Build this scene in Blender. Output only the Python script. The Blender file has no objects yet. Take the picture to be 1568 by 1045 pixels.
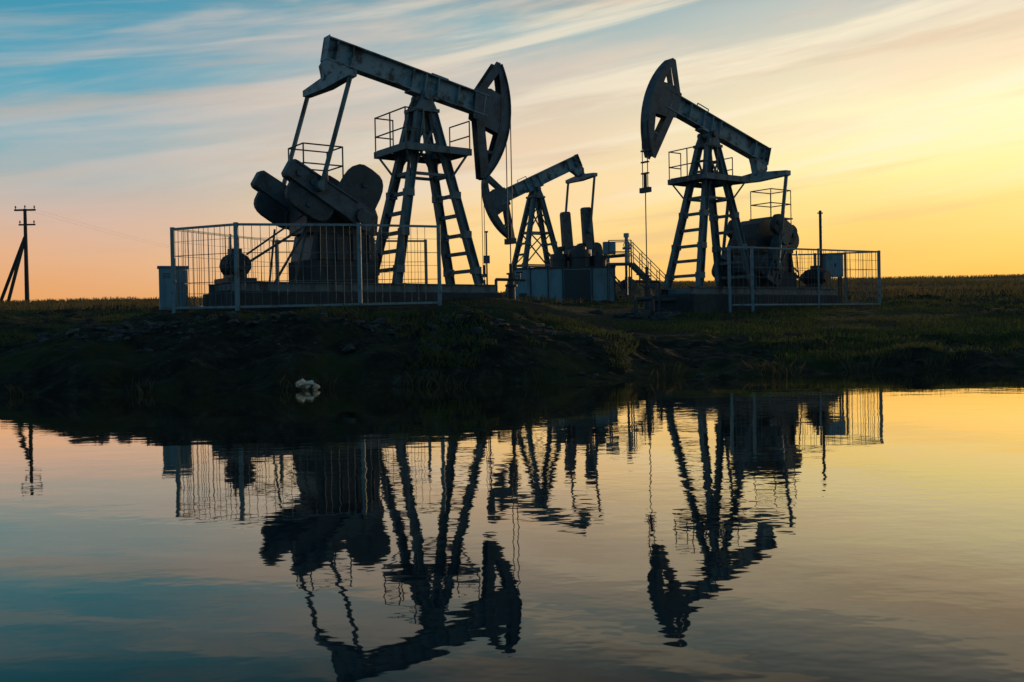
import bpy, math, random
import numpy as np
from mathutils import Vector, Matrix, noise
random.seed(7); np.random.seed(7)
S=bpy.context.scene
rad=math.radians

# ------------------------------------------------------------------ helpers
def lin(c):
    return tuple(((v/255)/12.92 if v/255<=.04045 else ((v/255+.055)/1.055)**2.4) for v in c)+(1.0,)

class Part:
    def __init__(s): s.v=[]; s.f=[]
    def add(s,vs,fs):
        o=len(s.v); s.v+=[tuple(v) for v in vs]; s.f+=[tuple(i+o for i in f) for f in fs]
    def box(s,x0,x1,y0,y1,z0,z1):
        s.add([(x0,y0,z0),(x1,y0,z0),(x1,y1,z0),(x0,y1,z0),(x0,y0,z1),(x1,y0,z1),(x1,y1,z1),(x0,y1,z1)],
              [(3,2,1,0),(4,5,6,7),(0,1,5,4),(1,2,6,5),(2,3,7,6),(3,0,4,7)])
    def frame(s,p0,p1,up=(0,0,1)):
        p0=Vector(p0);p1=Vector(p1);d=(p1-p0).normalized();up=Vector(up)
        a=d.cross(up)
        if a.length<.02: a=d.cross(Vector((1,0,0)))
        a.normalize(); b=a.cross(d).normalized()
        return p0,p1,a,b
    def bar(s,p0,p1,w,h=None,up=(0,0,1),w1=None,h1=None):
        h=h or w; w1=w1 or w; h1=h1 or h
        p0,p1,a,b=s.frame(p0,p1,up)
        vs=[p0-a*w/2-b*h/2,p0+a*w/2-b*h/2,p0+a*w/2+b*h/2,p0-a*w/2+b*h/2,
            p1-a*w1/2-b*h1/2,p1+a*w1/2-b*h1/2,p1+a*w1/2+b*h1/2,p1-a*w1/2+b*h1/2]
        s.add(vs,[(3,2,1,0),(4,5,6,7),(0,1,5,4),(1,2,6,5),(2,3,7,6),(3,0,4,7)])
    def tube(s,p0,p1,r,n=10,r1=None):
        r1=r if r1 is None else r1
        p0,p1,a,b=s.frame(p0,p1)
        vs=[];
        for p,q in((p0,r),(p1,r1)):
            for i in range(n):
                t=2*math.pi*i/n; vs.append(p+a*math.cos(t)*q+b*math.sin(t)*q)
        fs=[(i,(i+1)%n,n+(i+1)%n,n+i) for i in range(n)]
        fs+=[tuple(range(n-1,-1,-1)),tuple(range(n,2*n))]
        s.add(vs,fs)
    def chan(s,p0,p1,w,h,t=.02,up=(0,0,1)):
        P0,P1,a,b=s.frame(p0,p1,up)
        s.bar(P0,P1,t,h-2*t,up)
        for sg in(-1,1):
            o=b*sg*(h/2-t/2); s.bar(P0+o,P1+o,w,t,up)
    def prism(s,poly,y0,y1):
        n=len(poly)
        vs=[(x,y0,z) for x,z in poly]+[(x,y1,z) for x,z in poly]
        fs=[tuple(range(n)),tuple(range(2*n-1,n-1,-1))]+[(i,n+i,n+(i+1)%n,(i+1)%n) for i in range(n)]
        s.add(vs,fs)
    def torus(s,c,axis,R,r,n=16,m=5):
        c=Vector(c);ax=Vector(axis).normalized(); a=ax.orthogonal().normalized(); b=ax.cross(a)
        vs=[];fs=[]
        for i in range(n):
            t=2*math.pi*i/n; d=a*math.cos(t)+b*math.sin(t)
            for j in range(m):
                q=2*math.pi*j/m; vs.append(c+d*(R+r*math.cos(q))+ax*r*math.sin(q))
        for i in range(n):
            for j in range(m):
                fs.append((i*m+j,((i+1)%n)*m+j,((i+1)%n)*m+(j+1)%m,i*m+(j+1)%m))
        s.add(vs,fs)
    def obj(s,name,mat,parent=None,loc=(0,0,0),roty=0,bevel=0,rotz=0):
        me=bpy.data.meshes.new(name); me.from_pydata(s.v,[],s.f); me.update()
        import bmesh
        bm=bmesh.new(); bm.from_mesh(me); bmesh.ops.recalc_face_normals(bm,faces=bm.faces); bm.to_mesh(me); bm.free()
        o=bpy.data.objects.new(name,me); S.collection.objects.link(o)
        me.materials.append(mat); o.location=loc; o.rotation_euler=(0,roty,rotz)
        if parent: o.parent=parent
        if bevel:
            b=o.modifiers.new('Bevel','BEVEL'); b.width=bevel; b.segments=2; b.limit_method='ANGLE'
        return o
def empty(name,loc=(0,0,0),rotz=0):
    e=bpy.data.objects.new(name,None); S.collection.objects.link(e); e.location=loc; e.rotation_euler=(0,0,rotz); return e

# ------------------------------------------------------------------ materials
def mat(name,c1,c2=None,scale=4,rough=.6,metal=0,lo=.4,hi=.65,bump=.0,streak=False,trans=0):
    m=bpy.data.materials.new(name); m.use_nodes=True; n=m.node_tree.nodes; l=m.node_tree.links
    b=n['Principled BSDF']; b.inputs['Roughness'].default_value=rough; b.inputs['Metallic'].default_value=metal
    if c2 is None: b.inputs['Base Color'].default_value=(*c1,1); return m
    tc=n.new('ShaderNodeTexCoord'); mp=n.new('ShaderNodeMapping')
    if streak: mp.inputs['Scale'].default_value=(1,1,.25)
    l.new(tc.outputs['Object'],mp.inputs[0])
    t=n.new('ShaderNodeTexNoise'); t.inputs['Scale'].default_value=scale; t.inputs['Detail'].default_value=6; t.inputs['Roughness'].default_value=.68
    l.new(mp.outputs[0],t.inputs[0])
    r=n.new('ShaderNodeValToRGB'); r.color_ramp.elements[0].position=lo; r.color_ramp.elements[1].position=hi
    r.color_ramp.elements[0].color=(*c1,1); r.color_ramp.elements[1].color=(*c2,1)
    l.new(t.outputs[0],r.inputs[0]); l.new(r.outputs[0],b.inputs['Base Color'])
    if bump:
        t2=n.new('ShaderNodeTexNoise'); t2.inputs['Scale'].default_value=scale*6; t2.inputs['Detail'].default_value=3
        l.new(mp.outputs[0],t2.inputs[0])
        bp=n.new('ShaderNodeBump'); bp.inputs['Strength'].default_value=bump; bp.inputs['Distance'].default_value=.05
        l.new(t2.outputs[0],bp.inputs['Height']); l.new(bp.outputs[0],b.inputs['Normal'])
    if trans:
        tr=n.new('ShaderNodeBsdfTranslucent'); l.new(r.outputs[0],tr.inputs[0])
        ms=n.new('ShaderNodeMixShader'); ms.inputs[0].default_value=trans
        l.new(b.outputs[0],ms.inputs[1]); l.new(tr.outputs[0],ms.inputs[2]); l.new(ms.outputs[0],n['Material Output'].inputs[0])
    return m
M_paint=mat('weathered_blue_paint',(.105,.15,.16),(.045,.036,.03),3.2,.6,0,.48,.62,.15,streak=True)
M_beam=mat('beam_paint',(.21,.275,.285),(.045,.037,.032),2.4,.6,0,.48,.62,.2)
M_dark=mat('oily_dark_steel',(.028,.037,.042),(.055,.042,.033),4,.5,0,.4,.7,.2)
M_head=mat('head_paint',(.065,.09,.10),(.03,.027,.025),3,.55,0,.45,.65,.2)
M_weight=mat('cast_counterweight',(.045,.06,.065),(.022,.024,.025),2.2,.65,0,.4,.65,.3)
M_conc=mat('concrete',(.05,.055,.055),(.022,.024,.024),1.8,.9,0,.4,.7,.4)
M_cab=mat('pale_blue_cabinet',(.19,.30,.33),(.09,.12,.12),2.5,.5,0,.45,.75,.1,streak=True)
M_rail=mat('fence_paint',(.17,.23,.24),(.08,.07,.055),5,.5,0,.5,.7)
M_galv=mat('galvanised_steel',(.10,.12,.12),(.06,.045,.03),8,.5,.2,.45,.7)
M_cable=mat('steel_cable',(.04,.045,.05))
M_wood=mat('creosoted_wood',(.035,.03,.025),(.07,.06,.05),6,.85)
M_rock=mat('earth_clods',(.022,.022,.018),(.085,.085,.075),4,.95,0,.40,.70,.6)
M_white=mat('warm_lit_debris',(.85,.58,.40),(.5,.3,.18),9,.7,0,.45,.7,.3)  # white debris, warm sunlight painted into its orange colour
M_cer=mat('porcelain',(.2,.2,.2))
M_grass=mat('bank_grass',(.055,.10,.018),(.12,.10,.035),.35,.8,0,.35,.7,trans=.5)
M_mead=mat('dry_meadow',(.08,.085,.028),(.22,.14,.055),.12,.8,0,.35,.65,trans=.5)
M_reed=mat('reeds',(.05,.05,.02),(.12,.09,.04),2,.8,trans=.4)

# ------------------------------------------------------------------ terrain
zM=([-80,5,12,16.2,17.4,18.3,20.2,25,27,31,38,45,60,85,112,125,3000],
    [-.9,-.8,-.7,-.35,.0,.5,1.18,1.52,1.65,1.98,2.1,2.25,2.85,4.0,4.75,4.85,5])
zR=([-80,5,14,17.5,19.2,20.2,25,37,55,85,122,135,3000],
    [-.9,-.8,-.6,-.25,.0,.22,.62,1.5,2.55,4.45,6.3,6.4,6.5])
zO=([-80,5,10,12.7,20,30,60,85,112,125,3000],
    [-.9,-.7,-.25,.0,.55,1.25,2.85,4.0,4.75,4.85,5])
def sst(x,a,b):
    t=min(1,max(0,(x-a)/(b-a))); return t*t*(3-2*t)
def interp(D,t): 
    return float(np.interp(D,t[0],t[1]))
def zbase(x,D):
    wob=.9*noise.noise(Vector((x*.22,3.3,0)))+.35*noise.noise(Vector((x*.9,7.1,0)))
    Dn=D+wob*(1-sst(D,22,34))
    m=interp(Dn,zM); r=interp(Dn,zR); o=interp(Dn,zO)
    wl=sst(x,-12.0,-7.2); wr=sst(x,-.8,3.8)
    z=o*(1-wl)+m*wl
    return z*(1-wr)+r*wr
def zg(x,D):
    z=zbase(x,D)
    near=sst(D,11,18)*(1-sst(D,55,90))
    pad=1-.75*(sst(D,24,26)*(1-sst(D,42,46))*sst(x,-10,-8)*(1-sst(x,14,17)))
    n=.22*noise.fractal(Vector((x*.6,D*.6,1.7)),1.0,2.0,5)+.07*noise.noise(Vector((x*2.6,D*2.6,4)))
    n+=.10*abs(noise.noise(Vector((x*1.7,D*1.7,14))))-.03
    z+=near*pad*n
    z+=(1-near)*sst(D,50,90)*(.2*noise.noise(Vector((x*.05,D*.03,9)))+.05*noise.noise(Vector((x*.4,D*.4,2))))
    return z
def axis(segs):
    out=[]
    for a,b,st in segs:
        k=max(1,int(round((b-a)/st))); out+=list(np.linspace(a,b,k,endpoint=False))
    out.append(segs[-1][1]); return out
xs=axis([(-1500,-300,200),(-300,-80,20),(-80,-24,1.6),(-24,26,.16),(26,90,1.6),(90,300,20),(300,1500,200)])
ds=axis([(-80,8,8),(8,14,.5),(14,30,.11),(30,60,.35),(60,140,1.5),(140,400,20),(400,3000,300)])
gv=[(x,d,zg(x,d)) for d in ds for x in xs]; nx=len(xs)
gf=[(j*nx+i,j*nx+i+1,(j+1)*nx+i+1,(j+1)*nx+i) for j in range(len(ds)-1) for i in range(nx-1)]
me=bpy.data.meshes.new('ground'); me.from_pydata(gv,[],gf); me.update()
g=bpy.data.objects.new('ground',me); S.collection.objects.link(g)
mg=bpy.data.materials.new('soil_and_turf'); mg.use_nodes=True; n=mg.node_tree.nodes; l=mg.node_tree.links
b=n['Principled BSDF']; b.inputs['Roughness'].default_value=.95; b.inputs['Specular IOR Level'].default_value=.15
tc=n.new('ShaderNodeTexCoord')
def nz(s,d=8,r=.6):
    t=n.new('ShaderNodeTexNoise'); t.inputs['Scale'].default_value=s; t.inputs['Detail'].default_value=d; t.inputs['Roughness'].default_value=r
    l.new(tc.outputs['Object'],t.inputs[0]); return t
a1=nz(.45,5); a2=nz(2.6,6,.8)
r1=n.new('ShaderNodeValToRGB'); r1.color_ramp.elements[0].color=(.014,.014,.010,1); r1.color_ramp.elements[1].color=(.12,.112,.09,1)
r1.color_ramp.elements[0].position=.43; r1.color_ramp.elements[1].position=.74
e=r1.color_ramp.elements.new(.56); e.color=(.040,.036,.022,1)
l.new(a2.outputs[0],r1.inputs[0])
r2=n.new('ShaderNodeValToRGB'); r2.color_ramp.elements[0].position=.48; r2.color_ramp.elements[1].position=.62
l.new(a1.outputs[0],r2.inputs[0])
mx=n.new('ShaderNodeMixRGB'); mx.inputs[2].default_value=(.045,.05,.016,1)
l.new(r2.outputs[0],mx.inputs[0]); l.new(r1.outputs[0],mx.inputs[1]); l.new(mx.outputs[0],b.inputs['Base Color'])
bp=n.new('ShaderNodeBump'); bp.inputs['Strength'].default_value=1; bp.inputs['Distance'].default_value=.15
a3=nz(5,6,.75); l.new(a3.outputs[0],bp.inputs['Height']); l.new(bp.outputs[0],b.inputs['Normal'])
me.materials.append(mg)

# water: dark absorbing body + specular layer with warm reflected light put into its tint, Fresnel weighted
P=Part(); P.add([(-1500,-80,0),(1500,-80,0),(1500,60,0),(-1500,60,0)],[(0,1,2,3)])
mw=bpy.data.materials.new('calm_water'); mw.use_nodes=True; n=mw.node_tree.nodes; l=mw.node_tree.links
n.remove(n['Principled BSDF'])
df=n.new('ShaderNodeBsdfDiffuse'); df.inputs[0].default_value=(.006,.022,.030,1)
gl=n.new('ShaderNodeBsdfGlossy'); gl.inputs['Roughness'].default_value=.02; gl.inputs[0].default_value=(1,.92,.80,1)
fr=n.new('ShaderNodeFresnel'); fr.inputs[0].default_value=1.38
fm=n.new('ShaderNodeMapRange'); fm.inputs[1].default_value=.13; fm.inputs[2].default_value=.60; fm.inputs[3].default_value=.05; fm.inputs[4].default_value=.95; l.new(fr.outputs[0],fm.inputs[0])
ms=n.new('ShaderNodeMixShader'); l.new(fm.outputs[0],ms.inputs[0]); l.new(df.outputs[0],ms.inputs[1]); l.new(gl.outputs[0],ms.inputs[2]); l.new(ms.outputs[0],n['Material Output'].inputs[0])
tc=n.new('ShaderNodeTexCoord')
def wn(sx,sy,sc,d):
    mp=n.new('ShaderNodeMapping'); mp.inputs['Scale'].default_value=(sx,sy,1); l.new(tc.outputs['Object'],mp.inputs[0])
    t=n.new('ShaderNodeTexNoise'); t.inputs['Scale'].default_value=sc; t.inputs['Detail'].default_value=d; l.new(mp.outputs[0],t.inputs[0]); return t
w1=wn(.6,1,1.3,2); w2=wn(.7,1,7,2); w3=wn(.25,.5,.5,2)
gust=n.new('ShaderNodeMapRange'); gust.inputs[1].default_value=.42; gust.inputs[2].default_value=.62; gust.inputs[3].default_value=.12; gust.inputs[4].default_value=.55; l.new(w3.outputs[0],gust.inputs[0])
ma=n.new('ShaderNodeMath'); ma.operation='MULTIPLY_ADD'; l.new(w2.outputs[0],ma.inputs[0]); l.new(gust.outputs[0],ma.inputs[1]); l.new(w1.outputs[0],ma.inputs[2])
bp=n.new('ShaderNodeBump'); bp.inputs['Strength'].default_value=1; bp.inputs['Distance'].default_value=.0027
l.new(ma.outputs[0],bp.inputs['Height'])
for nd_ in (gl,fr): l.new(bp.outputs[0],nd_.inputs['Normal'])
P.obj('pond_water',mw)

# ------------------------------------------------------------------ pumpjack
PIV=6.1; R=3.2; SX,SZ=-2.75,2.2
def pumpjack(loc,rotz,theta,phi,arm,carrier_z,rail_side,lobes,a0=-.38,platform=True,pinr=1.5):
    E=empty('oil_pumpjack',loc,rotz)
    p=Part(); p.box(-6.5,2.1,-1.15,1.15,-1.0,.1); p.box(-4.15,-2.0,-.72,.72,.1,1.0)
    p.obj('concrete_foundation',M_conc,E,bevel=.03)
    p=Part()
    for y in(-.9,.9): p.chan((-6.4,y,.235),(2.0,y,.235),.16,.25)
    for x in(-6.2,-5.0,-4.25,-1.45,0,1.45): p.bar((x,-.8,.24),(x,.8,.24),.14,.18)
    p.obj('skid_frame',M_paint,E)
    p=Part(); zt=5.62; zb=.36
    def leg(sx,sy,z):
        t=(z-zb)/(zt-zb); return (sx*(1.45+(.24-1.45)*t),sy*(.82+(.24-.82)*t),z)
    for sx in(-1,1):
        for sy in(-1,1):
            p.chan(leg(sx,sy,zb),leg(sx,sy,zt),.19,.25,.03,up=(1,0,0))
            p.box(sx*1.45-.2,sx*1.45+.2,sy*.82-.18,sy*.82+.18,zb-.03,zb+.01)
        for z in(.8,1.35,1.9,2.5,3.1,3.7): p.bar(leg(sx,-1,z),leg(sx,1,z),.09,.11)
        for z in(.8,1.9,3.1): 
            for sy in(-1,1):
                q=leg(sx,sy,z); p.box(q[0]-.14,q[0]+.14,q[1]-.115,q[1]+.115,z-.11,z+.11)
    for sy in(-1,1):
        p.bar(leg(-1,sy,3.7),leg(1,sy,3.7),.07,.09)
        p.bar(leg(-1,sy,3.7),leg(1,sy,5.3),.06,.06); p.bar(leg(1,sy,3.75),leg(-1,sy,5.25),.055,.055)
        if not platform:
            for za,zc_ in((.4,1.9),(1.9,3.7)):
                p.bar(leg(-1,sy,za),leg(1,sy,zc_),.06,.06); p.bar(leg(1,sy,za),leg(-1,sy,zc_),.055,.055)
            p.bar(leg(-1,sy,1.9),leg(1,sy,1.9),.07,.08)
    for z in(4.7,5.1): 
        for sx in(-1,1): p.bar(leg(sx,-1,z),leg(sx,1,z),.08,.08)
    p.box(-.42,.42,-.36,.36,5.62,5.72)
    for ya,yb in((-.33,-.2),(.2,.33)):
        p.prism([(-.34,5.72),(.34,5.72),(.2,6.0),(.13,6.2),(-.13,6.2),(-.2,6.0)],ya,yb)
    p.tube((0,-.42,PIV),(0,.42,PIV),.13,14)
    p.obj('samson_post',M_paint,E)
    if platform:
        p=Part(); pz=4.38
        for a,b_ in(((-1.15,-.95),(1.15,-.95)),((-1.15,.95),(1.15,.95))): p.bar((*a,pz),(*b_,pz),.08,.2)
        for x in(-1.11,1.11,-.55,.55): p.bar((x,-.905,pz),(x,.905,pz),.07,.17)
        p.box(-1.1,-.55,-.9,.9,pz+.105,pz+.13); p.box(.55,1.1,-.9,.9,pz+.105,pz+.13)
        p.box(-.54,.54,-.9,-.5,pz+.105,pz+.13); p.box(-.54,.54,.5,.9,pz+.105,pz+.13)
        for sx in(-1,1):
            for sy in(-1,1): p.bar((sx*1.05,sy*.85,pz-.08),leg(sx,sy,3.6),.06,.06)
        p.obj('service_platform',M_paint,E)
        p=Part(); r=.022
        sides=[(-1.12,-.92),(-1.12,.92)] if rail_side<0 else [(1.12,-.92),(1.12,.92)]
        ox=.5*rail_side
        pts=[(ox,-.92),sides[0],sides[1],(ox,.92)]
        for (x,y) in pts+[(sides[0][0],0)]: p.tube((x,y,pz+.1),(x,y,pz+1.15),r,6)
        for h in(.55,1.13):
            for a,c in zip(pts[:-1],pts[1:]): p.tube((*a,pz+h),(*c,pz+h),r,6)
        q=[(-sides[0][0],-.92),(-sides[1][0],.2)]
        for (x,y) in q: p.tube((x,y,pz+.1),(x,y,pz+.95),r,6)
        for h in(.5,.95): p.tube((*q[0],pz+h),(*q[1],pz+h),r,6)
        p.obj('platform_railing',M_galv,E)
    # walking beam (beam frame, origin at pivot)
    p=Part(); x0,x1=-3.3,2.35; zc=.42
    p.chan((x0,0,zc),(x1,0,zc),.36,.68,.035)
    for x in(-3.0,-2.5,-.45,.0,.45,1.2,2.2):
        for sy in(-1,1): p.box(x-.015,x+.015,min(sy*.02,sy*.165),max(sy*.02,sy*.165),zc-.302,zc+.302)
    p.box(-.5,.5,-.2,.2,zc-.40,zc-.345); 
    p.box(x0-.02,x0-.001,-.2,.2,zc-.36,zc+.37)
    p.prism([(-3.3,.075),(-2.55,.075),(-2.7,-.12),(-2.85,-.38),(-3.25,-.38),(-3.36,-.1)],-.16,.16)
    p.tube((.3,.1,zc+.35),(.3,.1,zc+.47),.02,6); p.tube((.9,.1,zc+.35),(.9,.1,zc+.47),.02,6); p.tube((.3,.1,zc+.47),(.9,.1,zc+.47),.02,6)
    p.obj('walking_beam',M_beam,E,loc=(0,0,PIV),roty=-theta)
    # horse head
    p=Part(); A0,A1=rad(36),rad(-36); N=18
    def band(y0,y1):
        poly=[];inn=[]
        for i in range(N+1):
            t=A0+(A1-A0)*i/N; poly.append((R*math.cos(t),R*math.sin(t)))
        for i in range(N+1):
            t=A1+(A0-A1)*i/N; k=1-abs(t)/A0
            q=R-.15-.18*min(1,k*1.6); inn.append((q*math.cos(t),q*math.sin(t)))
        for i in range(N):
            p.prism([poly[i],poly[i+1],inn[N-i-1],inn[N-i]],y0,y1)
    for sy in(-1,1):
        band(*(sorted((sy*.17,sy*.14))))
        yy=sorted((sy*.164,sy*.132)); y2=sorted((sy*.158,sy*.126))
        p.prism([(2.58,1.92),(2.42,1.92),(1.85,.775),(2.12,.775),(2.58,1.62)],*yy)
        p.prism([(2.62,-1.9),(2.44,-1.9),(1.93,.06),(2.22,.06),(2.66,-1.5)],*yy)
        p.prism([(1.85,-.1),(1.80,.85),(2.35,1.0),(3.02,.85),(3.06,.1),(2.92,-.35),(2.3,-.25)],*y2)
        p.prism([(2.23,-1.0),(2.26,-1.1),(2.98,-1.02),(3.02,-.93)],*y2)
    for i in range(N):
        t=A0+(A1-A0)*i/N; t2=A0+(A1-A0)*(i+1)/N
        p.prism([(R*math.cos(t),R*math.sin(t)),((R+.03)*math.cos(t),(R+.03)*math.sin(t)),((R+.03)*math.cos(t2),(R+.03)*math.sin(t2)),(R*math.cos(t2),R*math.sin(t2))],-.22,.22)
    p.bar((2.54,-.12,1.84),(2.54,.12,1.84),.1,.1); p.bar((2.56,-.12,-1.8),(2.56,.12,-1.8),.1,.1)
    p.obj('horse_head',M_head,E,loc=(0,0,PIV),roty=-theta)
    c,s_=math.cos(theta),math.sin(theta)
    ex=-3.05*c+.52*s_; ez=PIV-3.05*s_-.52*c
    p=Part()
    p.bar((ex,-1.5,ez-.03),(ex,0,ez),.26,.18,w1=.3,h1=.36); p.bar((ex,0,ez),(ex,1.5,ez-.03),.3,.36,w1=.26,h1=.18)
    p.tube((ex-.2,0,ez+.17),(ex+.2,0,ez+.17),.12,10)
    p.obj('equalizer_beam',M_beam,E)
    pin=(SX+pinr*math.cos(phi),SZ+pinr*math.sin(phi))
    p=Part()
    for sy in(-1,1):
        p.tube((ex,sy*1.4,ez-.05),(pin[0],sy*1.4,pin[1]),.07,8)
        p.tube((ex,sy*1.4-.07,ez-.05),(ex,sy*1.4+.07,ez-.05),.12,10)
        p.tube((pin[0],sy*1.0,pin[1]),(pin[0],sy*1.5,pin[1]),.15,12)
    p.obj('pitman_arms',M_paint,E)
    for sy in(-1,1):
        p=Part(); y0,y1=sorted((sy*.94,sy*1.26))
        p.prism([(a0,-.26),(a0+.1,-.33),(.5,-.30),(arm-.08,-.27),(arm,-.2),(arm,.2),(arm-.08,.27),(.5,.30),(a0+.1,.33),(a0,.26)],y0,y1)
        ya,yb=sorted((sy*1.262,sy*1.30))
        p.prism([(.3,.24),(arm-.12,.2),(arm-.12,.265),(.3,.3)],ya,yb); p.prism([(.3,-.3),(arm-.12,-.265),(arm-.12,-.2),(.3,-.24)],ya,yb)
        for cc in(arm-.35,arm-.8): p.tube((cc,sy*1.26,0),(cc,sy*1.31,0),.1,12)
        p.tube((0,sy*1.26,0),(0,sy*1.36,0),.22,16)
        p.obj('crank',M_head,E,loc=(SX,0,SZ),roty=-phi,bevel=.015)
        p=Part(); y0,y1=sorted((sy*.99,sy*1.21))
        for cx,sg,w,h in lobes:
            pts=[(cx-w,sg*.28)]
            for i in range(13):
                t=math.pi*i/12; ct=math.copysign(abs(math.cos(t))**.6,math.cos(t)); st=math.sin(t)**.6 if math.sin(t)>0 else 0
                pts.append((cx-w*ct,sg*(.30+h*st)))
            pts.append((cx+w,sg*.28))
            if sg<0: pts=pts[::-1]
            p.prism(pts,y0,y1)
            p.tube((cx,sy*1.2,sg*(.3+h*.5)),(cx,sy*1.26,sg*(.3+h*.5)),.09,10)
        p.obj('counterweight',M_weight,E,loc=(SX,0,SZ),roty=-phi,bevel=.04)
    p=Part(); p.prism([(-4.1,1.0),(-1.95,1.0),(-2.1,1.75),(-3.95,1.75)],-.68,.68)
    for x in(-3.8,-3.3,-2.8,-2.3):
        for sy in(-1,1): p.box(x-.03,x+.03,min(sy*.685,sy*.78),max(sy*.685,sy*.78),1.0,1.75)
    p.prism([(-4.15,1.75),(-1.95,1.75),(-1.9,2.3),(-2.1,2.85),(-2.5,3.05),(-3.0,3.05),(-3.5,2.8),(-4.1,2.7)],-.6,.6)
    p.tube((SX,-1.3,SZ),(SX,1.3,SZ),.19,14); p.tube((-3.75,-.95,2.25),(-3.75,.8,2.25),.12,12)
    p.tube((-3.75,.82,2.25),(-3.75,.88,2.25),.42,20)
    p.obj('gear_reducer',M_dark,E,bevel=.02)
    p=Part(); pz=3.1
    p.box(-4.2,-2.9,-.55,.55,pz,pz+.05)
    for x in(-4.15,-2.95):
        for y in(-.5,.5): p.tube((x,y,pz-.3),(x,y,pz+1.15),.022,6)
    for h in(.6,1.14):
        p.tube((-4.15,-.5,pz+h),(-2.95,-.5,pz+h),.022,6);p.tube((-4.15,.5,pz+h),(-2.95,.5,pz+h),.022,6);p.tube((-4.15,-.5,pz+h),(-4.15,.5,pz+h),.022,6)
        p.tube((-2.95,-.5,pz+h),(-2.95,.5,pz+h),.022,6)
    if platform: p.obj('reducer_railing',M_galv,E)
    p=Part(); p.box(-6.25,-5.45,-.2,.9,.36,.5); p.tube((-5.85,-.1,.86),(-5.85,.75,.86),.3,16); p.tube((-5.85,.75,.86),(-5.85,.92,.86),.24,14)
    for i in range(7): p.tube((-5.85,.02+i*.1,.86),(-5.85,.05+i*.1,.86),.335,16)
    p.tube((-5.85,-.3,.86),(-5.85,-.12,.86),.18,14); p.box(-6.0,-5.7,.2,.5,1.15,1.32); p.box(-6.05,-5.65,.0,.7,.5,.62)
    p.bar((-5.85,-.5,.86),(-3.75,-.86,2.25),.16,.06)
    p.bar((-5.85,-.5,1.1),(-3.85,-.86,2.55),.05,.05)
    p.tube((-4.9,.3,.3),(-4.7,.3,1.9),.03,6); p.tube((-5.2,-.75,.3),(-4.2,-.75,1.9),.035,6); p.tube((-4.6,-.75,.3),(-4.2,-.75,1.9),.035,6)
    p.obj('electric_motor',M_dark,E)
    p=Part(); xr=R+.05; 
    for y in(-.13,.13): p.tube((xr,y,PIV+.2),(xr,y,carrier_z),.017,6)
    if carrier_z>2.5:
        for zz in(.5,.9,1.3): p.box(xr-.05,xr+.05,-.17,.17,carrier_z+zz,carrier_z+zz+.05)
    p.box(xr-.07,xr+.07,-.24,.24,carrier_z-.16,carrier_z+.02); p.tube((xr,0,carrier_z+.02),(xr,0,carrier_z+.5),.06,8)
    p.tube((xr,0,-.1),(xr,0,carrier_z-.16),.019,8)
    p.obj('bridle_and_polished_rod',M_cable,E)
    p=Part(); p.tube((xr,0,-.6),(xr,0,.35),.13,12); p.tube((xr,0,.35),(xr,0,.42),.2,12); p.tube((xr,0,.42),(xr,0,.75),.09,12)
    p.tube((xr,0,.75),(xr,0,.8),.15,12); p.tube((xr,0,.8),(xr,0,1.1),.06,10)
    p.tube((xr-.6,0,.58),(xr+.55,0,.58),.05,8); p.tube((xr-.6,0,.58),(xr-.6,0,-.5),.05,8)
    p.tube((xr+.35,0,.58),(xr+.35,0,.8),.03,6); p.torus((xr+.35,0,.82),(0,0,1),.12,.018); p.torus((xr,-.3,.58),(0,1,0),.12,.018); p.tube((xr,0,.58),(xr,-.3,.58),.03,6)
    p.obj('wellhead',M_dark,E)
    return E
pumpjack((-2.62,30.5,2.0),rad(36),rad(-10.5),rad(150),2.5,1.9,-1,[(1.5,1,.72,.55),(.35,-1,.62,1.05)])
pumpjack((7.48,37.4,2.0),rad(216),rad(16.5),rad(-62),1.8,3.9,1,[(-.45,1,.38,.42),(-.45,-1,.38,.36),(1.35,1,.42,.42),(1.35,-1,.42,.36)],a0=-.75,pinr=1.2)
pumpjack((1.45,55,2.55),rad(208),rad(-25),rad(86),2.9,1.4,-1,[(.35,1,.6,.55),(.35,-1,.6,.55)],platform=False,pinr=1.6)

# ------------------------------------------------------------------ fences
def fence(segs,h,base=None):
    E=empty('metal_fence',(segs[0][0][0],segs[0][0][1],0)); ox,oy=segs[0][0]
    P=Part();W=Part(); done=set()
    for seg in segs:
        for (xa,ya),(xb,yb) in zip(seg[:-1],seg[1:]):
            L=math.hypot(xb-xa,yb-ya); za=base(xa,ya);zb_=base(xb,yb)
            def pt(t,z): return (xa+(xb-xa)*t-ox,ya+(yb-ya)*t-oy,za+(zb_-za)*t+z)
            k=max(1,round(L/2.8)); m0=.06/L
            for i in range(k+1): 
                t=i/k; q=pt(t,0); key=(round(q[0],2),round(q[1],2))
                if key in done: continue
                done.add(key); thick=.10 if i in(0,k) else .06
                P.bar(pt(t,-.3),pt(t,h+.02),thick,thick)
            for i in range(k):
                for z in(.08,h-.03): P.bar(pt(i/k+m0,z),pt((i+1)/k-m0,z),.05,.06)
                for z in(h*.33,h*.66): W.bar(pt(i/k,z),pt((i+1)/k,z),.016,.016)
                for z in(h*.2,h*.5,h*.83): W.bar(pt(i/k,z),pt((i+1)/k,z),.009,.009)
            m=int(L/.2)
            for i in range(1,m):
                if random.random()<.08: continue
                t=i/m; j=random.uniform(-.012,.012); W.bar(pt(t+j*.3,.1),pt(t+j,h-.05),.012,.012)
    P.obj('posts_and_rails',M_rail,E); W.obj('wire_panels',M_galv,E)
fence([[(-7.6,32.5),(-8.9,26.3),(-6.87,25.0),(-3.94,26.0),(-1.95,27.2)],[(-7.6,32.5),(-2.9,34.2)]],2.18,base=lambda x,y:1.58+ (y-25)*.035)
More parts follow.
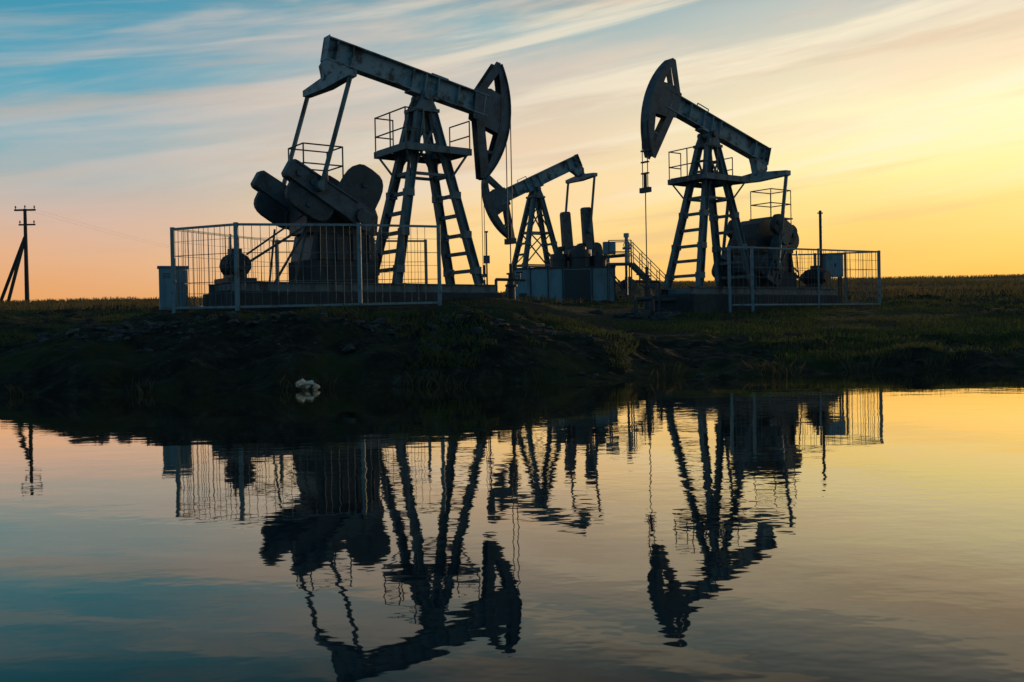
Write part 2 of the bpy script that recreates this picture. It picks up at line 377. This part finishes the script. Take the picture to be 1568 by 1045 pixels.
fence([[(7.9,36.0),(8.82,36.4),(14.75,39.9),(13.6,44.5),(9.5,45.0)]],2.2,base=lambda x,y:1.62+max(0,(y-40))*.06)

# ------------------------------------------------------------------ cabinets
def cabinet(x,y,z,w,d,h,rot,legs=.25,pole=0):
    E=empty('electrical_cabinet',(x,y,z),rot)
    P=Part(); P.box(-w/2,w/2,-d/2,d/2,legs,legs+h); P.box(-w/2-.04,w/2+.04,-d/2-.05,d/2+.04,legs+h+.001,legs+h+.05)
    P.box(-w/2+.04,-.008,-d/2-.02,-d/2-.002,legs+.05,legs+h-.05);P.box(.008,w/2-.04,-d/2-.02,-d/2-.002,legs+.05,legs+h-.05)
    P.obj('housing',M_cab,E,bevel=.01)
    Q=Part()
    for sx in(-1,1):
        for sy in(-1,1): Q.box(sx*(w/2-.07)-.03,sx*(w/2-.07)+.03,sy*(d/2-.07)-.03,sy*(d/2-.07)+.03,-.4,legs)
    Q.box(.03,.06,-d/2-.06,-d/2-.02,legs+h*.45,legs+h*.6)
    for i in range(4): Q.box(-w/2+.1,-.08,-d/2-.026,-d/2-.02,legs+h*.75+i*.04,legs+h*.75+i*.04+.015)
    if pole: Q.tube((-w/2-.08,0,-.4),(-w/2-.08,0,pole),.06,10); Q.bar((-w/2-.2,0,pole-.1),(-w/2+.02,0,pole-.1),.05,.05)
    Q.obj('frame_and_fittings',M_dark,E)
cabinet(-9.35,27.6,zg(-9.35,27.6),.75,.6,1.15,rad(20),.2)
cabinet(13.1,40.6,1.75,.8,.35,.9,rad(10),1.1,pole=3.8)

# ------------------------------------------------------------------ equipment container
E=empty('equipment_container',(2.7,51.6,2.3))
P=Part(); P.box(-2.6,2.6,-.8,.8,0,1.72)
P.obj('walls',M_cab,E,bevel=.01)
P=Part(); P.box(-2.66,2.66,-.86,.86,1.721,1.80); P.box(-2.66,2.66,-.86,.86,-.5,-.002)
for i in (-5.2,-3.4,-1.6,-.1,2.9,5.2):
    P.box(i*.5-.03,i*.5+.03,-.86,-.802,.002,1.719)
P.box(.03,1.35,-.85,-.803,.05,1.65); P.box(-2.3,-1.9,-.83,-.802,.3,.5)
P.obj('frame',M_dark,E)
P=Part()
for x,r,h in((-.2,.45,.7),(.9,.6,.9),(1.9,.4,.6)):
    P.tube((x,0,1.8),(x,0,1.8+h),r,16); P.tube((x,0,1.8+h),(x,0,1.95+h),r*.55,12); P.tube((x,0,1.85+h*.5),(x,0,1.92+h*.5),r*1.12,16)
P.tube((-.2,0,2.3),(1.9,0,2.05),.07,8); P.tube((1.9,0,2.3),(3.4,-.9,2.35),.09,8); P.tube((3.2,-.8,2.35),(3.2,-.8,.2),.07,8)
P.obj('roof_machinery',M_dark,E)

# stairs + gantry
E=empty('metal_staircase',(4.9,49.5,2.2))
P=Part(); zt=1.95
P.box(-.1,1.1,-.5,.5,zt-.1,zt)
for x in(-.05,1.05):
    for y in(-.45,.45): P.bar((x,y,-.5),(x,y,zt+1.1),.06,.06)
for y in(-.45,.45):
    for h in(.55,1.1): P.bar((-.05,y,zt+h),(1.05,y,zt+h),.04,.04)
    P.bar((1.1,y,zt-.05),(2.85,y,.1),.05,.2)
    for h in(.5,1.0): P.bar((1.1,y,zt+h),(2.85,y,.15+h),.035,.035)
    for i in range(5): 
        t=i/4; P.bar((1.15+1.7*t,y,zt-1.85*t),(1.15+1.7*t,y,zt+1.0-1.85*t),.035,.035)
    P.bar((-.05,y,zt-.2),(1.05,y,0),.05,.05)
for i in range(9):
    t=(i+.5)/9; P.box(1.1+1.75*t-.1,1.1+1.75*t+.1,-.42,.42,zt-1.85*t-.02,zt-1.85*t+.01)
P.obj('stair_frame',M_galv,E)
P=Part(); P.box(-.3,.3,-.35,.1,zt+.45,zt+1.05); P.tube((.9,.2,zt),(.9,.2,zt+1.3),.09,10); P.tube((.9,.2,zt+1.3),(.9,.2,zt+1.5),.14,10); P.torus((.9,.05,zt+.9),(0,1,0),.16,.02)
P.tube((.7,.2,zt+.75),(1.1,.2,zt+.75),.06,8)
P.obj('valve_standpipe',M_cab,E)

E=empty('flow_pipe',(0,0,0)); P=Part()
def pipe(pts,r):
    for a,c in zip(pts[:-1],pts[1:]): P.tube(a,c,r,10)
pipe([(4.0,34,zg(4.0,34)+.1),(5.2,35.8,zg(5.2,35.8)+.15)],.07)
pipe([(5,36.2,zg(5,36.2)+.45),(6.0,36.0,zg(6,36)+.5),(6.2,35.9,zg(6.2,35.9)-.1)],.09)
pipe([(4.3,34.5,zg(4.3,34.5)-.2),(4.3,34.5,zg(4.3,34.5)+.6),(4.9,34.6,zg(4.9,34.6)+.6),(4.9,34.6,zg(4.9,34.6)-.2)],.08)
P.obj('pipe_run',M_dark,E)

E=empty('marker_post',(-.75,31.5,zg(-.75,31.5))); P=Part(); P.tube((0,0,-.3),(0,0,2.1),.025,8); P.box(-.1,.1,-.035,-.026,1.1,1.35); P.tube((-.06,0,2.1),(.06,0,2.1),.03,6)
P.obj('post',M_galv,E)

# ------------------------------------------------------------------ utility poles + wires
def upole(x,y,h,brace=True):
    z=zg(x,y); E=empty('utility_pole',(x,y,z)); P=Part()
    P.tube((0,0,-.5),(0,0,h),.19,10,.13)
    if brace:
        P.tube((-.05,0,h*.70),(-1.35,-.8,-.4),.14,8); P.tube((-.05,0,h*.70),(-2.9,.8,-.4),.14,8); P.bar((-.7,-.4,h*.35),(-1.4,.4,h*.35),.08,.08)
    P.bar((-.9,0,h-.1),(.9,0,h-.1),.12,.15); P.bar((-.55,0,h-1.35),(.85,0,h-1.35),.11,.13)
    P.obj('pole_and_crossarms',M_wood,E)
    Q=Part(); tips=[]
    for xx,zz in((-.8,h-.04),(0,h),(.8,h-.04),(-.45,h-1.3),(.75,h-1.3)):
        Q.tube((xx,0,zz),(xx,0,zz+.12),.03,6); Q.tube((xx,0,zz+.12),(xx,0,zz+.3),.075,8,.05); tips.append((x+xx,y,z+zz+.24))
    Q.obj('insulators',M_cer,E); return tips
t1=upole(-41.3,85,8.0); t2=upole(-38,190,8.3,False); 
E=empty('power_line',(0,0,0)); P=Part()
for a,c in list(zip(t1,t2))[:2]:
    pr=None
    for i in range(17):
        t=i/16; q=Vector(a).lerp(Vector(c),t); q.z-=1.2*4*t*(1-t)
        if pr is not None: P.tube(pr,q,.0035,4)
        pr=q
P.obj('wires',M_cable,E)

# ------------------------------------------------------------------ clods
import bmesh
bm=bmesh.new(); bmesh.ops.create_icosphere(bm,subdivisions=2,radius=1); iv=[v.co.copy() for v in bm.verts]; iF=[tuple(v.index for v in f.verts) for f in bm.faces]; bm.free()
P=Part()
def rock(P,x,y,s,zz=None,fl=.6,up=.0):
    z=zg(x,y) if zz is None else zz
    sc=Vector((s*random.uniform(.7,1.6),s*random.uniform(.7,1.2),s*fl*random.uniform(.6,1.2))); a=random.uniform(0,6.3); off=Vector((random.uniform(0,99),0,0))
    M=Matrix.Rotation(a,3,'Z')@Matrix.Rotation(random.uniform(-.5,.5),3,'X')
    vs=[]
    for v in iv:
        k=1+.6*noise.noise(v*1.3+off)+.35*noise.noise(v*3+off)
        w=M@Vector((v.x*sc.x*k,v.y*sc.y*k,v.z*sc.z*k)); vs.append((x+w.x,y+w.y,z+w.z+sc.z*up))
    P.add(vs,iF)
def cluster(n_,cx,cy,sx,sy,smin,smax):
    for _ in range(n_):
        x=random.gauss(cx,sx); y=random.gauss(cy,sy)
        if zg(x,y)>.02: rock(P,x,y,smin+(smax-smin)*random.random()**2.5)
cluster(170,-7.6,20.3,1.5,.8,.04,.18); cluster(130,-2.4,20.3,1.7,.8,.04,.16); cluster(60,1.5,21,2,1.3,.04,.12); cluster(60,4.6,34.8,.6,.8,.12,.33)
cluster(260,0,19.5,9,1.6,.03,.08); cluster(60,9,23,5,3,.03,.08); cluster(60,-2,25.5,5,1,.04,.14)
P.obj('earth_clods',M_rock)
P=Part(); bx,by=-3.50,16.9; bz=max(.0,zg(bx,by))
for dx,dz,s in((-.10,.12,.11),(.02,.08,.10),(.13,.04,.08)): rock(P,bx+dx,by,s,bz+dz,.6)
P.obj('pale_debris',M_white)

# ------------------------------------------------------------------ grass
def blades(name,mat_,pts,hmin,hmax,w):
    V=[];F=[]
    for (x,y,z) in pts:
        h=random.uniform(hmin,hmax); a=random.uniform(0,3.14); dx=math.cos(a)*w*h/hmax/2*2; dy=math.sin(a)*w; lx=random.gauss(0,.35)*h; ly=random.gauss(0,.35)*h
        o=len(V); V+= [(x-dx/2,y-dy/2,z-.03),(x+dx/2,y+dy/2,z-.03),(x+lx*.4+dx*.3,y+ly*.4,z+h*.6),(x+lx,y+ly,z+h)]
        F+=[(o,o+1,o+2),(o,o+2,o+3)]
    me=bpy.data.meshes.new(name); me.from_pydata(V,[],F); me.update(); me.materials.append(mat_)
    o=bpy.data.objects.new(name,me); S.collection.objects.link(o); return o
pts=[];tries=0
while len(pts)<48000 and tries<600000:
    tries+=1
    y=18+(random.random()**1.4)*32; x=random.uniform(-.62,.62)*y
    m=noise.noise(Vector((x*.35,y*.35,11)))+.4*noise.noise(Vector((x*1.5,y*1.5,5)))
    thr=.24 if x<5 else -.12
    if -9<x<1 and 25<y<34: thr=.42
    if m<thr: continue
    z=zg(x,y)
    if z>.15: pts.append((x,y,z))
blades('grass',M_grass,pts,.04,.16,.018)
pts=[]
while len(pts)<50000:
    y=45+random.random()*78; x=random.uniform(-.62,.62)*y
    if noise.noise(Vector((x*.06,y*.12,21)))<-.15: continue
    pts.append((x,y,zg(x,y)))
blades('meadow_grass',M_mead,pts,.12,.36,.07)
pts=[];tries=0
while len(pts)<700 and tries<200000:
    tries+=1
    y=random.uniform(11,21); x=random.uniform(-.62,.62)*y; z=zbase(x,y)
    if -.12<z<.12 and noise.noise(Vector((x*.9,y*.9,31)))>.22: pts.append((x,y,min(z,0)))
blades('reeds',M_reed,pts,.08,.32,.010)

# ------------------------------------------------------------------ world
W=bpy.data.worlds.new("World"); S.world=W; W.use_nodes=True; n=W.node_tree.nodes; l=W.node_tree.links
bg=n['Background']; bg.inputs[1].default_value=1
tc=n.new('ShaderNodeTexCoord'); sp=n.new('ShaderNodeSeparateXYZ'); l.new(tc.outputs['Generated'],sp.inputs[0])
def math_(op,a,b_=None,c=None):
    m=n.new('ShaderNodeMath'); m.operation=op
    for i,v in enumerate((a,b_,c)):
        if v is None: continue
        if isinstance(v,(int,float)): m.inputs[i].default_value=v
        else: l.new(v,m.inputs[i])
    return m.outputs[0]
az=math_('ARCTAN2',sp.outputs[0],sp.outputs[1])
el=math_('ARCSINE',sp.outputs[2])
def mr(v,a,b_,smooth=True,c=0,d=1):
    m=n.new('ShaderNodeMapRange'); m.interpolation_type='SMOOTHSTEP' if smooth else 'LINEAR'
    l.new(v,m.inputs[0]); m.inputs[1].default_value=a; m.inputs[2].default_value=b_; m.inputs[3].default_value=c; m.inputs[4].default_value=d; return m.outputs[0]
def ramp(v,pts):
    r=n.new('ShaderNodeValToRGB'); e=r.color_ramp.elements
    while len(e)<len(pts): e.new(.5)
    for k,(p,c) in enumerate(pts): e[k].position=p/40; e[k].color=lin(c)
    l.new(v,r.inputs[0]); return r.outputs[0]
def skynoise(ax,eb,tilt,w,detail,dist=.3,rough=.58):
    c=n.new('ShaderNodeCombineXYZ'); l.new(math_('MULTIPLY',az,ax),c.inputs[0]); l.new(math_('MULTIPLY',math_('SUBTRACT',el,math_('MULTIPLY',az,tilt)),eb),c.inputs[1]); c.inputs[2].default_value=w
    t=n.new('ShaderNodeTexNoise'); t.inputs['Scale'].default_value=1; t.inputs['Detail'].default_value=detail; t.inputs['Roughness'].default_value=rough; t.inputs['Distortion'].default_value=dist; l.new(c.outputs[0],t.inputs[0]); return t.outputs[0]
nb=skynoise(2.0,9.0,.16,0,2,0)
el2=math_('ADD',el,math_('MULTIPLY',math_('SUBTRACT',nb,.5),.06))
e01=mr(el2,0,rad(40),False)
cl=ramp(e01,[(0,(226,152,92)),(2,(232,164,104)),(4,(228,176,136)),(6,(214,180,160)),(8,(176,178,174)),(10.5,(118,172,186)),(14,(80,160,184)),(18,(60,144,172)),(21,(32,98,124)),(40,(14,58,84))])
cc=ramp(e01,[(0,(246,178,90)),(2,(254,198,110)),(5,(255,214,138)),(8,(252,216,162)),(11,(232,206,176)),(14,(200,194,184)),(17,(138,176,184)),(21,(44,105,128)),(40,(14,58,84))])
cr=ramp(e01,[(0,(240,162,70)),(2,(250,182,82)),(5,(255,210,114)),(8,(255,238,160)),(11,(255,247,194)),(14,(236,222,190)),(17,(200,200,190)),(21,(90,125,138)),(40,(18,62,88))])
def mix(f,a,b_,mode='MIX'):
    m=n.new('ShaderNodeMixRGB'); m.blend_type=mode
    for i,v in enumerate((f,a,b_)):
        if isinstance(v,(int,float)): m.inputs[i].default_value=v
        elif isinstance(v,tuple): m.inputs[i].default_value=v
        else: l.new(v,m.inputs[i])
    return m.outputs[0]
base=mix(mr(az,rad(-24),rad(2)),cl,cc); base=mix(mr(az,rad(-2),rad(24)),base,cr)
hi_fade=mr(el,rad(17.5),rad(22),True,1,.15)
left_soft=mr(az,rad(-30),rad(-2),True,.55,1)
# broad soft cirrus veil
nv=skynoise(2.2,13,.15,2.6,5,.3,.58)
vcol=mix(mr(az,rad(-26),rad(22)),lin((208,188,180)),lin((252,222,188)))
vf=math_('MULTIPLY',mr(nv,.45,.66),math_('MULTIPLY',mr(el,rad(4),rad(8)),.6))
base=mix(math_('MULTIPLY',vf,math_('MULTIPLY',hi_fade,left_soft)),base,vcol)
# fine streaks
nc=skynoise(2.4,30,.17,4.2,6,.4,.55)
cf=math_('MULTIPLY',mr(nc,.46,.66),math_('MULTIPLY',mr(el,rad(5),rad(10)),.72))
ccol=mix(mr(az,rad(-26),rad(18)),lin((208,194,186)),lin((255,240,208)))
base=mix(math_('MULTIPLY',cf,math_('MULTIPLY',hi_fade,left_soft)),base,ccol)
# thin grey-mauve undersides
nd=skynoise(2.8,34,.10,9,5,.2)
base=mix(math_('MULTIPLY',mr(nd,.50,.72),.34),base,lin((206,170,140)))
rear=ramp(mr(el,0,rad(40),False),[(0,(108,130,150)),(8,(98,134,156)),(20,(70,124,154)),(40,(32,90,122))])
absaz=math_('ABSOLUTE',math_('SUBTRACT',az,rad(12)))
base=mix(mr(absaz,rad(50),rad(115)),base,rear)
ns=n.new('ShaderNodeTexSky'); ns.sky_type='NISHITA'; ns.sun_disc=False; ns.sun_elevation=rad(5); ns.sun_rotation=rad(38)
nis=n.new('ShaderNodeMixRGB'); nis.blend_type='ADD'; nis.inputs[0].default_value=.006; l.new(base,nis.inputs[1]); l.new(ns.outputs[0],nis.inputs[2])
l.new(nis.outputs[0],bg.inputs[0])

sd=bpy.data.lights.new('sun','SUN'); sd.energy=1.2; sd.angle=rad(.6); sd.color=(1,.68,.38)
so=bpy.data.objects.new('sun',sd); S.collection.objects.link(so)
dirv=Vector((math.sin(rad(38))*math.cos(rad(5)),math.cos(rad(38))*math.cos(rad(5)),math.sin(rad(5))))
so.rotation_euler=dirv.to_track_quat('Z','Y').to_euler(); so.location=(20,20,30)

# camera
cd=bpy.data.cameras.new('camera'); cd.lens=35; cd.sensor_width=36; cd.clip_end=5000; cd.clip_start=.05
co=bpy.data.objects.new('camera',cd); S.collection.objects.link(co)
co.matrix_world=Matrix.Translation((0,0,.96))@Matrix.Rotation(rad(90-.66),4,'X')@Matrix.Rotation(rad(-1.1),4,'Z')
S.camera=co
S.view_settings.view_transform='Standard'; S.view_settings.look='None'; S.view_settings.exposure=0
